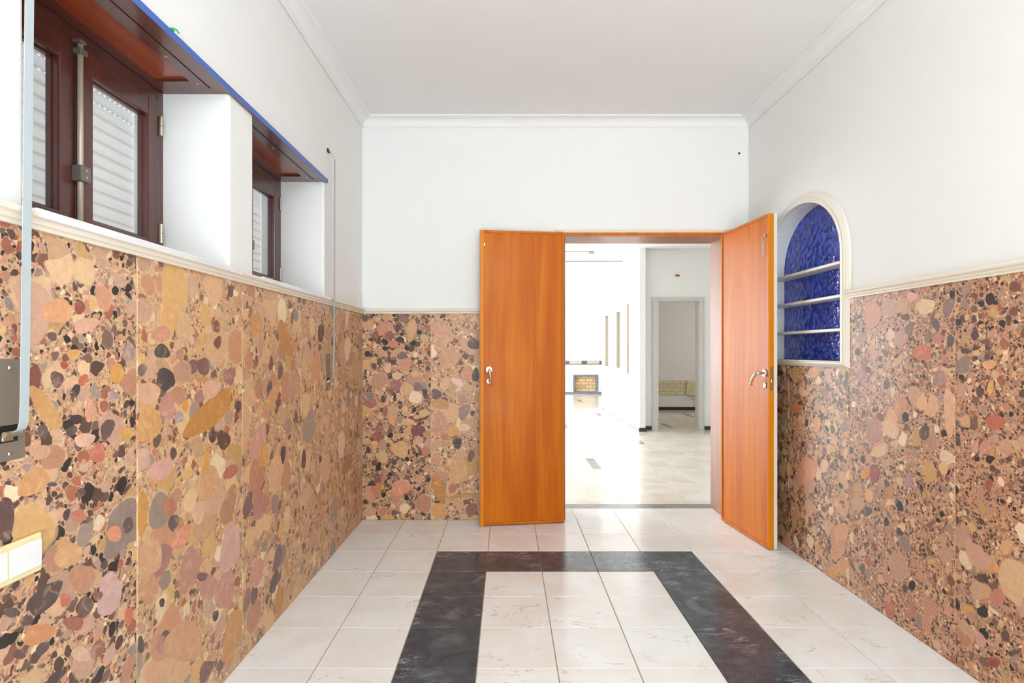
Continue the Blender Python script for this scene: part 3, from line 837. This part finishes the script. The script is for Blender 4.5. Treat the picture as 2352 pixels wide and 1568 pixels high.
def window(idx, ya, yb, label, rows):
    w = thing('window_%d' % idx, label, 'window', (XF, (ya + yb) / 2, WZ0), kind='structure')
    zt, zb = WZ1, 1.47
    f = B()
    fw = .036
    f.box(XF - .06, XF, ya + .001, ya + fw, zb, zt - .001, .003)
    f.box(XF - .06, XF, yb - fw, yb - .001, zb, zt - .001, .003)
    f.box(XF - .06, XF - .001, ya + fw - .002, yb - fw + .002, zt - .046, zt - .001, .003)
    f.box(XF - .06, XF - .001, ya + fw - .002, yb - fw + .002, zb, zb + .03, .003)
    f.obj('window_frame', M['mahogany'], w)
    ym = (ya + yb) / 2 + .009
    for side, (a, c) in enumerate(((ya + fw + .001, ym - .001), (ym + .001, yb - fw - .001))):
        z0, z1 = zb + .031, zt - .047
        x0, x1 = XF - .030, XF + .008
        s0, s1 = (.064, .062)
        k = B()
        k.box(x0, x1, a, a + s0, z0, z1, .005)
        k.box(x0, x1, c - s1, c, z0, z1, .005)
        k.box(x0, x1 - .001, a + s0 - .004, c - s1 + .004, z1 - .068, z1, .004)
        k.box(x0, x1 - .001, a + s0 - .004, c - s1 + .004, z0, z0 + .07, .004)
        # glazing bead step
        k.box(x0 + .004, x0 + .018, a + s0 - .004, a + s0 + .005, z0 + .06, z1 - .06)
        k.box(x0 + .004, x0 + .018, c - s1 - .005, c - s1 + .004, z0 + .06, z1 - .06)
        k.box(x0 + .004, x0 + .018, a + s0, c - s1, z1 - .073, z1 - .06)
        k.box(x0 + .004, x0 + .018, a + s0, c - s1, z0 + .062, z0 + .078)
        cs = k.obj('casement', M['mahogany'], w)
        B().box(x0 + .012, x0 + .016, a + s0 - .002, c - s1 + .002, z0 + .066, z1 - .064).obj('glass_pane', M['glass'], cs)
        yh = c + .001 if side else a - .001
        for z in (1.565, 1.95):
            B().tube([(XF + .012, yh, z), (XF + .012, yh, z + .033)], .0075, 12).tube([(XF + .012, yh, z + .035), (XF + .012, yh, z + .068)], .0075, 12).box(XF + .004, XF + .013, yh - .002, yh + .002, z, z + .068).obj('hinge', M['nickel'], cs)
    x = XF + .018
    B().tube([(x, ym, 1.49), (x, ym, 2.066)], .0075, 12).obj('bolt_rod', M['rod'], w, smooth=True)
    B().box(XF + .004, XF + .03, ym - .014, ym + .014, 2.035, 2.052, .002).box(XF + .002, XF + .028, ym - .012, ym + .012, 2.068, 2.078, .002).obj('rod_guide', M['grey_box'], w)
    bx = B().box(XF + .006, XF + .036, ym - .019, ym + .019, 1.667, 1.713, .003).obj('bolt_case', M['grey_box'], w)
    B().tube([(XF + .035, ym, 1.70), (XF + .038, ym, 1.70)], .004, 10).tube([(XF + .035, ym, 1.68), (XF + .038, ym, 1.68)], .004, 10).obj('screw', M['nickel'], bx)
    # marble sill
    s = S1 if idx == 1 else S2
    B().box(XL - .10, -.984, s[0], s[1], 1.4602, 1.4808, .004).box(XF - .01, XL - .09, ya + .0005, yb - .0005, 1.4602, 1.4808).obj('window_sill', M['sill'], w)
    # roller shutter outside
    sh = thing('roller_shutter', 'closed pale roller shutter behind the %s' % ('nearer window, two rows of light holes' if idx == 1 else 'farther window, three rows of light holes'), 'shutter', (-1.372, (ya + yb) / 2, 1.42), group='roller shutters behind the windows')
    L0, L1 = ya - .02, yb + .02
    n = 17
    sec = [(-.0045, .0), (-.0055, PITCH * .5), (-.004, PITCH - .006), (.0025, PITCH - .006), (.0045, PITCH * .55), (.0030, .002), (.0, .0)]
    me = B().prism([(u, v) for u, v in [(x, z) for x, z in sec]], 'y', L0, L1).mesh('shutter_slat', M['slat'])
    for k in range(n):
        o = place('slat', me, sh, loc=(-1.372, 0, 1.42 + k * PITCH))
        z = 1.42 + k * PITCH + PITCH - .0065
        if k >= n - 1 - rows - 1 and k < n - 1:
            br = B()
            y = L0
            while y < L1:
                br.box(-1.3735, -1.3705, y, y + .011, z, z + .008)
                y += .024
            br.obj('slat_link', M['slat'], o, world=True)
        else:
            B().box(-1.3735, -1.3710, L0, L1, z, z + .008).obj('slat_link', M['slat'], o, world=True)
    return w


window(1, W1[0], W1[1], 'nearer mahogany casement window of two deep in the white wall', 2)
window(2, W2[0], W2[1], 'farther mahogany casement window beyond the white pier', 3)


# ------------------------------------------------------------------ shutter straps and winders
def strap(yc, lean, label, wlabel, name_g):
    t = thing('shutter_strap', label, 'strap', (XL, yc, 1.0), group='shutter straps beside the windows')
    hw = .0105
    pts = [(-1.013, 2.312), (-.992, 2.300), (-.975, 2.26), (-.974, 1.9), (-.974, 1.45), (-.975, 1.08), (-.976, 1.035), (-.980, 1.022), (-.990, 1.016), (-1.003, 1.014)]
    bb = B()
    rows = []
    for x, z in pts:
        sh = lean * (1.014 - z)
        rows.append((x, z, yc + sh))
    front = [[bb.bm.verts.new((x + q, y + e * hw, z)) for e, q in ((-1, 0), (1, 0), (1, -.0012), (-1, -.0012))] for x, z, y in rows]
    fs = []
    for i in range(len(front) - 1):
        for k in range(4):
            l = (k + 1) % 4
            fs.append(bb.bm.faces.new((front[i][k], front[i][l], front[i + 1][l], front[i + 1][k])))
    fs += [bb.bm.faces.new(front[0]), bb.bm.faces.new(front[-1][::-1])]
    bmesh.ops.recalc_face_normals(bb.bm, faces=fs)
    bb.obj('strap_band', M['strap'], t)
    y = yc + lean * (1.014 - 2.312)
    B().box(-1.0165, -1.008, y - .013, y + .013, 2.302, 2.322, .002).tube([(-1.010, y - .012, 2.305), (-1.010, y + .012, 2.305)], .004, 8).obj('strap_guide', M['black'], t)
    w = thing('strap_winder', wlabel, 'winder', (XL, yc, .957), group='strap winders set in the stone')
    y0, y1 = yc - .036, yc + .040
    z0, z1 = .957, 1.163
    pl = B().box(XL + .0032, XL + .0058, y0, y1, z0, z1, .0012, 1).obj('cover_plate', M['steel'], w)
    B().box(XL + .0034, XL + .0062, yc - .022, yc + .022, .994, 1.030, .001, 1).obj('slot', M['black'], w)
    B().box(XL + .004, XL + .012, yc - .018, yc + .006, .998, 1.012, .002).tube([(XL + .014, yc - .018, 1.012), (XL + .014, yc + .018, 1.012)], .006, 10).obj('strap_roller', M['nickel'], w)
    for z in (z0 + .014, z1 - .018):
        B().tube([(XL + .0052, yc + .004, z), (XL + .0082, yc + .004, z)], [.0052, .0036], 12).obj('screw', M['nickel'], w)


strap(1.1125, -.0125, 'pale grey shutter strap hanging before the nearer winder plate', 'nearer steel strap winder plate above the double light switch', 'a')
strap(3.100, -.012, 'thin shutter strap hanging between second window and wall corner', 'farther steel strap winder plate near the wall corner', 'b')

# ------------------------------------------------------------------ light switch
sw = thing('light_switch', 'double white rocker light switch in a yellowed frame on the puddingstone', 'switch', (XL, 1.1, .71))
za, zb_ = .708, .790
B().box(XL + .003, XL + .012, 1.020, 1.187, za, zb_, .004, 3).obj('switch_frame', M['switch_cream'], sw)
for a, c in ((1.030, 1.1035), (1.1085, 1.184)):
    B().box(XL + .010, XL + .0145, a, c, za + .012, zb_ - .013, .002).obj('rocker', M['switch_white'], sw)

# ------------------------------------------------------------------ door frame
df = thing('door_frame', 'brown wooden door lining with a cream head moulding around the doorway', 'door frame', (1.0, YB, 0), kind='structure')
B().box(1.535, DX1 - .001, YB - .004, YB2, 0, DZ - .001, .002).obj('jamb', M['jamb'], df)
B().box(DX0 + .001, .405, YB - .004, YB2, 0, DZ - .001, .002).obj('jamb', M['jamb'], df)
B().box(.405, 1.535, YB + .03, YB2, 1.990, DZ - .001).obj('soffit', M['jamb'], df)
B().box(.36, 1.58, YB - .012, YB + .03, 1.984, 2.0055, .002).obj('head', M['door'], df)
B().sweep([((.335, YB + .003, 0), (0, -1, 0), (0, 0, 1)), ((1.60, YB + .003, 0), (0, -1, 0), (0, 0, 1))], [(0, 2.006), (.014, 2.006), (.016, 2.012), (.022, 2.018), (.022, 2.027), (0, 2.031)]).obj('head_moulding', M['cream'], df)
for a, c in ((.335, .385), (1.56, 1.612)):
    B().box(a, c, YB - .012, YB + .003, 0, 2.006, .002).obj('side_casing', M['cream'], df)


# ------------------------------------------------------------------ door leaves
def leaf(idx, loc, ang, width, label, mirror):
    """local: x from hinge to free edge, y = outwards from the varnished face (negative y is the body), z up"""
    d = thing('door_%d' % idx, label, 'door', loc, ang, kind='structure')
    s = -1 if mirror else 1          # which way the varnished face looks along local y
    H0, H1 = .006, 1.994

    def bx(x0, x1, y0, y1, z0, z1, bev=0, seg=1):
        ya, yb = sorted((y0 * s, y1 * s))
        return B().box(x0, x1, ya, yb, z0, z1, bev, seg)
    bx(.0, width, -.034, -.006, H0, H1).obj('door_panel', M['door'], d, world=False)
    w = .0165
    for nm, (x0, x1, z0, z1) in (('top', (0, width, H1 - w, H1)), ('bot', (0, width, H0, H0 + w)), ('h', (0, w, H0 + w, H1 - w)), ('f', (width - w, width, H0 + w, H1 - w))):
        bx(x0, x1, -.0062, 0, z0, z1, .0015).obj('border_strip', M['door'], d, world=False)
    bx(width, width + .0015, -.034, 0, H0, H1).obj('edge_band', M['door_edge'], d, world=False)
    bx(-.0, width + .0025, -.056, -.0342, H0 - .002, H1 + .002, .002).obj('white_facing', M['white_wood'], d, world=False)
    return d, s


HA = math.atan2(3.257 - 3.84, 1.544 - 1.49)
WLEAF = math.hypot(.054, .583)
dR, sR = leaf(2, (1.49, 3.84, 0), HA, WLEAF, 'varnished orange-brown door leaf standing ajar before the blue niche', True)
HB = math.atan2(3.70 - 3.776, -.181 - .391)
WL2 = math.hypot(.572, .076)
dL, sL = leaf(1, (.391, 3.776, 0), HB, WL2, 'varnished orange-brown door leaf folded back against the stone wall', False)


def hardware(d, s, u0, z, lever, esc_z):
    """rose, lever and keyhole rose on the varnished face; u toward the hinge is -x"""
    def P(du, n, z_):
        return (u0 - du, n * s, z_)
    h = B().tube([P(0, -.006, z), P(0, .004, z), P(0, .0075, z)], [.0235, .0235, .0205], 24)
    h.tube([P(0, .0075, z), P(0, .010, z)], [.016, .015], 20)
    rose = h.obj('handle_rose', M['chrome'], d, world=False)
    B().tube([P(a, n, z + c) for a, n, c, r in lever], [r for a, n, c, r in lever], 12).obj('lever', M['chrome'], d, world=False, smooth=True)
    e = B().tube([P(0, -.006, esc_z), P(0, .003, esc_z), P(0, .0045, esc_z)], [.0165, .0165, .0145], 20).obj('keyhole_rose', M['chrome'], d, world=False)
    ya, yb = sorted((.003 * s, .0052 * s))
    B().box(u0 - .0022, u0 + .0022, ya, yb, esc_z - .007, esc_z + .007, .0008).obj('keyhole', M['black'], e, world=False)


levR = [(0, .004, 0, .0095), (0, .02, 0, .0085), (0, .040, .000, .0085), (.004, .050, -.001, .0095), (.018, .051, -.008, .0090), (.040, .0505, -.026, .0088), (.060, .050, -.046, .0088), (.074, .047, -.064, .0080), (.078, .042, -.080, .0068), (.074, .036, -.093, .0052), (.066, .033, -.099, .0032)]
hardware(dR, sR, .550, 1.048, levR, .974)
levL = [(0, .004, 0, .0095), (0, .02, 0, .0085), (0, .042, .000, .0090), (.000, .051, -.003, .0098), (.0015, .052, -.018, .0092), (.003, .051, -.040, .0082), (.004, .050, -.062, .0072), (.006, .046, -.082, .0062), (.010, .041, -.096, .0050), (.016, .036, -.106, .0028)]
hardware(dL, sL, WL2 - .058, 1.054, levL, .977)
# lock plate in the edge of the leaf that stands open
lp = B().box(WLEAF + .001, WLEAF + .0035, .010, .028, .945, 1.085, .0008, 1).obj('lock_plate', M['old_brass'], dR, world=False)
B().box(WLEAF + .003, WLEAF + .012, .012, .026, .990, 1.014, .002).obj('latch_bolt', M['nickel'], lp, world=False)
# cover strip, nail heads and door-stop stud on the folded leaf
cv = B().box(WL2 - .0235, WL2 + .002, .0, .013, .001, 1.990, .002).obj('cover_strip', M['door_edge'], dL, world=False)
for z in (.12, .40, .66, .92, 1.18, 1.44, 1.70, 1.865, 1.965):
    B().tube([(WL2 - .010, .0125, z), (WL2 - .010, .0136, z)], .0022, 8).obj('nail_head', M['mahogany'], cv, world=False)
B().tube([(WL2 - .027, .0, 1.895), (WL2 - .027, .010, 1.895)], .004, 8).box(WL2 - .030, WL2 - .024, .0, .008, 1.884, 1.905, .001).obj('stud', M['nickel'], dL, world=False)
# hinges of the open leaf (knuckles at the jamb)
for d in (dR, dL):
    for z in (.25, 1.0, 1.75):
        B().tube([(-.004, -.045 * (sR if d is dR else sL), z), (-.004, -.045 * (sR if d is dR else sL), z + .09)], .006, 10).obj('hinge', M['nickel'], d, world=False)
# security chain on the open leaf
ch = thing('door_chain', 'short steel security chain hanging on the open door leaf', 'chain', (1.541, 3.27, 1.74))
cu = .5555
base = Matrix.Translation((1.49, 3.84, 0)) @ Matrix.Rotation(HA, 4, 'Z')


def cp(du, n, z):
    return base @ Vector((cu - du, n * sR, z))


B().tube([cp(0, -.006, 1.868), cp(0, .004, 1.868)], .008, 12).tube([cp(0, .003, 1.868), cp(0.001, .014, 1.862), cp(.006, .018, 1.853), cp(.010, .013, 1.847)], .0026, 8).obj('hook', M['nickel'], ch)
z = 1.842
fdir = (base.to_3x3() @ Vector((0, 1, 0)))
sdir = (base.to_3x3() @ Vector((1, 0, 0)))
for k in range(8):
    B().ring(cp(.010, .010, z), fdir if k % 2 == 0 else sdir, .0062, .0015, (1.35, .8)).obj('chain_link', M['nickel'], ch, smooth=True)
    z -= .0125

# little things left in the plaster
for nm, x, z, ln in (('wall_nail', (1698 - 1165) * YB / 1265, EYE + (806 - 352) * YB / 1265, .012),):
    nb = B().tube([(x, YB + .004, z), (x, YB - ln, z - .001)], .003, 8).tube([(x, YB - .0, z), (x, YB + .003, z)], .008, 10).obj(nm, M['dark_nail'])
    tag(nb, 'small dark screw left in the white wall above the doorway', 'nail')

# ------------------------------------------------------------------ rooms beyond the doorway
FZ = 2.69
cf = B().box(-3.7, 5.3, YB2, 16.2, FZ, FZ + .15).obj('ceiling_far_room', M['far_wall'])
struct(cf, 'white ceiling of the rooms beyond the doorway', 'ceiling')
b = B().box(-3.75, -3.6, YB2, 16.0, 0, FZ)
struct(b.obj('wall_living_left', M['far_wall']), 'white outer wall of the living room beyond', 'wall')
b = B().box(5.2, 5.35, YB2, 16.0, 0, FZ)
struct(b.obj('wall_far_right', M['far_wall']), 'white outer wall of the rooms on the far side', 'wall')
YW = 15.28
b = B().box(-3.6, 5.2, YW, YW + .2, 0, FZ)
wfar = struct(b.obj('wall_fireplace', M['far_wall']), 'bright white end wall behind the fireplace', 'wall')

# partition with the serving hatch
PX, PT = 1.94, .085
PY0, PY1 = 8.06, 11.3
HZ0, HZ1 = .882, 1.878
b = B()
b.box(PX, PX + PT, PY0, PY1, 0, HZ0)
b.box(PX, PX + PT, PY0, PY1, HZ1, FZ)
for a, c in ((PY0, 8.92), (9.80, 10.06), (10.93, PY1)):
    b.box(PX, PX + PT, a, c, HZ0, HZ1)
b.box(PX + .06, PX + PT, 8.92, 10.93, HZ0, HZ1)
wp = struct(b.obj('wall_partition', M['far_wall']), 'white partition with two hatch recesses and pale skirting', 'wall')
hb = thing('hatch_frame', 'pale framed serving hatch with tan edges in the white partition', 'hatch', (PX, 9.4, HZ0))
for a, c in ((8.92, 9.80), (10.06, 10.93)):
    B().box(PX + .004, PX + .058, c - .022, c - .0006, HZ0, HZ1).obj('hatch_post', M['hatch_tan'], hb)
B().box(PX - .018, PX, 8.80, 8.812, .82, 1.937).obj('frame_strip', M['jamb'], hb)
B().box(PX - .006, PX, 9.815, 9.84, .87, 1.90).box(PX - .006, PX, 8.815, 9.815, 1.885, 1.90).box(PX - .006, PX, 8.815, 9.815, .862, .876).obj('frame_moulding', M['far_wall'], hb)
sk = B().box(PX - .012, PX, PY0, PY1, 0, .055).obj('baseboard_partition', M['grey_base'])
struct(sk, 'pale grey marble skirting along the partition', 'skirting')
sk = B().box(PX - .012, PX + PT + .004, PY0 - .012, PY0, 0, .055).obj('baseboard_partition_end', M['dark_base'])
struct(sk, 'dark skirting block at the partition end', 'skirting')

# wall with the inner door
DW = 8.25
OX0, OX1, OZ = 2.262, 2.868, 1.925
b = B()
b.box(PX + PT, OX0 - .004, DW, DW + .12, 0, FZ)
b.box(OX1 + .004, 5.2, DW, DW + .12, 0, FZ)
b.box(OX0 - .004, OX1 + .004, DW, DW + .12, OZ + .004, FZ)
wi = struct(b.obj('wall_inner_doorway', M['far_wall']), 'shaded white wall holding the inner doorway', 'wall')
fr = thing('inner_door_frame', 'pale grey moulded frame of the inner doorway', 'door frame', ((OX0 + OX1) / 2, DW, 0), kind='structure')
M['grey_white'] = plain('grey_white_lacquer', (214, 210, 203), .4, mottle=.02)
for a, c in ((OX0 - .10, OX0), (OX1, OX1 + .078)):
    B().box(a, c, DW - .022, DW + .02, 0, OZ + .0, .004).box(a + .028, c - .028, DW - .030, DW - .02, 0, OZ, .003).obj('casing', M['grey_white'], fr)
B().box(OX0 - .10, OX1 + .078, DW - .022, DW + .02, OZ, OZ + .055, .004).box(OX0 - .10, OX1 + .078, DW - .030, DW - .02, OZ + .022, OZ + .042, .003).obj('head_casing', M['grey_white'], fr)
for a, c in ((OX0 - .003, OX0 + .012), (OX1 - .012, OX1 + .003)):
    B().box(a, c, DW + .02, DW + .12, 0, OZ).obj('lining', M['grey_white'], fr)
d3 = thing('door_3', 'pale grey inner door standing open into the small room', 'door', (OX0 + .012, DW + .12, 0), kind='structure')
B().box(OX0 - .004, OX0 + .034, DW + .125, DW + .70, .006, OZ - .01, .003).obj('door_panel', M['grey_white'], d3)
B().tube([(OX0 + .034, DW + .62, 1.0), (OX0 + .075, DW + .62, 1.0), (OX0 + .08, DW + .60, 1.0), (OX0 + .08, DW + .52, .998)], .008, 10).box(OX0 + .034, OX0 + .038, DW + .60, DW + .64, .90, 1.05, .001).obj('door_handle', M['grey_box'], d3)
B().tube([(OX0 + .034, DW + .62, .925), (OX0 + .062, DW + .62, .925)], .005, 8).obj('key', M['grey_box'], d3)
for nm, a, c in (('baseboard_inner_a', PX + PT, OX0 - .10), ('baseboard_inner_b', OX1 + .078, 5.2)):
    struct(B().box(a, c, DW - .012, DW, 0, .055).obj(nm, M['dark_base']), 'black skirting %s the inner doorway' % ('between partition and' if nm[-1] == 'a' else 'beyond'), 'skirting')
mb = thing('wall_box', 'tiny maroon junction cover in a cream surround above the inner doorway', 'junction box', (2.546, DW, 2.30))
B().box(2.505, 2.588, DW - .006, DW, 2.278, 2.345, .002).obj('surround', M['cream'], mb)
B().box(2.520, 2.580, DW - .010, DW - .005, 2.297, 2.322, .001).obj('cover', M['maroon'], mb)

# small room behind the inner doorway
RY = 11.05
b = B().box(PX + PT, 5.2, RY, RY + .15, 0, FZ)
struct(b.obj('wall_small_room_back', M['far_wall']), 'white back wall of the small room seen through the inner doorway', 'wall')
struct(B().box(PX + PT, 5.2, RY - .012, RY, 0, .056).obj('baseboard_small_room', M['dark_base']), 'black skirting at the back of the small room', 'skirting')
pn = thing('relief_panel', 'long cream brick-relief panel low on the small room wall', 'wall panel', (2.9, RY, .30))
B().box(2.55, 3.69, RY - .012, RY, .30, .592).obj('backing', M['foam'], pn)
bw, bh = .165, .072
for r in range(4):
    x = 2.555 - (.08 if r % 2 else 0)
    while x < 3.68:
        a, c = max(x, 2.552), min(x + bw, 3.688)
        if c - a > .02:
            B().box(a + .003, c - .003, RY - .024, RY - .011, .302 + r * bh + .004, .302 + (r + 1) * bh - .004, .004, 1).obj('relief_brick', M['foam'], pn)
        x += bw
p2 = thing('quilted_panel', 'cream diagonal-relief panel leaning beside the brick-relief one', 'wall panel', (3.7, RY - .03, .27))
q = [(3.575, .315), (3.86, .265), (3.90, .545), (3.60, .595)]
B().prism(q, 'y', RY - .055, RY - .03).obj('backing', M['foam'], p2)
for k in range(4):
    x = 3.615 + k * .062
    B().tube([(x, RY - .057, .345), (x + .06, RY - .057, .43), (x + .10, RY - .057, .52)], [.004, .016, .004], 8).obj('relief_rib', M['foam'], p2)
so = thing('wall_socket', 'white wall socket with a thin cord below the relief panels', 'socket', (3.735, RY, .22))
B().box(3.70, 3.77, RY - .01, RY, .205, .275, .003).obj('socket_plate', M['switch_white'], so)
B().tube([(3.745, RY - .006, .205), (3.747, RY - .006, .06)], .0025, 6).obj('cord', M['taupe'], so)
B().box(3.71, 3.765, RY - .014, RY - .009, .206, .214).obj('lip', M['taupe'], so)

# fireplace on the end wall
fp = thing('fireplace', 'white marble fireplace with grey slate frame and firebrick back', 'fireplace', (2.16, YW, 0))
FX0, FX1, FZ0, FZ1 = 1.811, 2.508, .062, .527
D = .10
YC = YW - D
b = B()
b.box(-.4, FX0 + .03, YC, YW, .05, .81).box(FX1 - .03, 4.0, YC, YW, .05, .81).box(FX0 + .03, FX1 - .03, YC, YW, FZ1 - .03, .81)
b.obj('breast', M['far_wall'], fp)
b = B()
b.box(FX0, FX0 + .05, YC - .012, YW - .002, FZ0, FZ1, .003).box(FX1 - .05, FX1, YC - .012, YW - .002, FZ0, FZ1, .003).box(FX0 + .05, FX1 - .05, YC - .012, YW - .002, FZ1 - .045, FZ1, .003)
b.obj('slate_frame', M['grey_frame'], fp)
B().box(-.4, 4.0, YC - .03, YW, 0, .05, .003).obj('hearth_strip', M['grey_frame'], fp)
ml = [(-.4, .30, 1), (.30, .45, 0), (.45, .95, 1), (.95, 1.10, 0), (1.10, 1.606, 1), (1.606, 1.71, 0), (1.71, 2.048, 1), (2.048, 2.196, 0), (2.196, 2.534, 1), (2.534, 2.68, 0), (2.68, 3.02, 1), (3.02, 3.17, 0), (3.17, 4.0, 1)]
for a, c, k in ml:
    B().box(a + .002, c - .002, YC - .05, YW, .826, .909, .004, 1).obj('mantel_block', M['mantel_beige' if k else 'mantel_dark'], fp)
B().box(FX0 + .05, FX1 - .05, YW - .012, YW - .001, FZ0, FZ1 - .045).obj('mortar_bed', M['hatch_tan'], fp)
bw, bh = .205, .088
for r in range(5):
    x = FX0 + .05 - (.10 if r % 2 else .02)
    while x < FX1 - .05:
        a, c = max(x, FX0 + .052), min(x + bw, FX1 - .052)
        zt = min(FZ0 + (r + 1) * bh - .006, FZ1 - .047)
        if c - a > .03 and zt - (FZ0 + r * bh + .006) > .02:
            B().box(a + .006, c - .006, YW - .024, YW - .011, FZ0 + r * bh + .006, zt, .004, 1).obj('firebrick', M['firebrick'], fp)
        x += bw

# ceiling rails of the living room
tr = thing('ceiling_rail', 'thin taupe ceiling rail ending in a small box', 'rail', (.9, 8.34, FZ))
B().box(-1.5, 1.245, 8.33, 8.35, FZ - .012, FZ, .002).obj('rail', M['taupe'], tr)
B().box(1.235, 1.315, 8.315, 8.40, FZ - .04, FZ, .005).obj('end_box', M['taupe'], tr)
rl = B().box(-1.5, 1.935, 9.21, 9.225, FZ - .016, FZ, .002).obj('ceiling_batten', M['grey_box'])
tag(rl, 'fainter thin batten across the living room ceiling', 'rail')
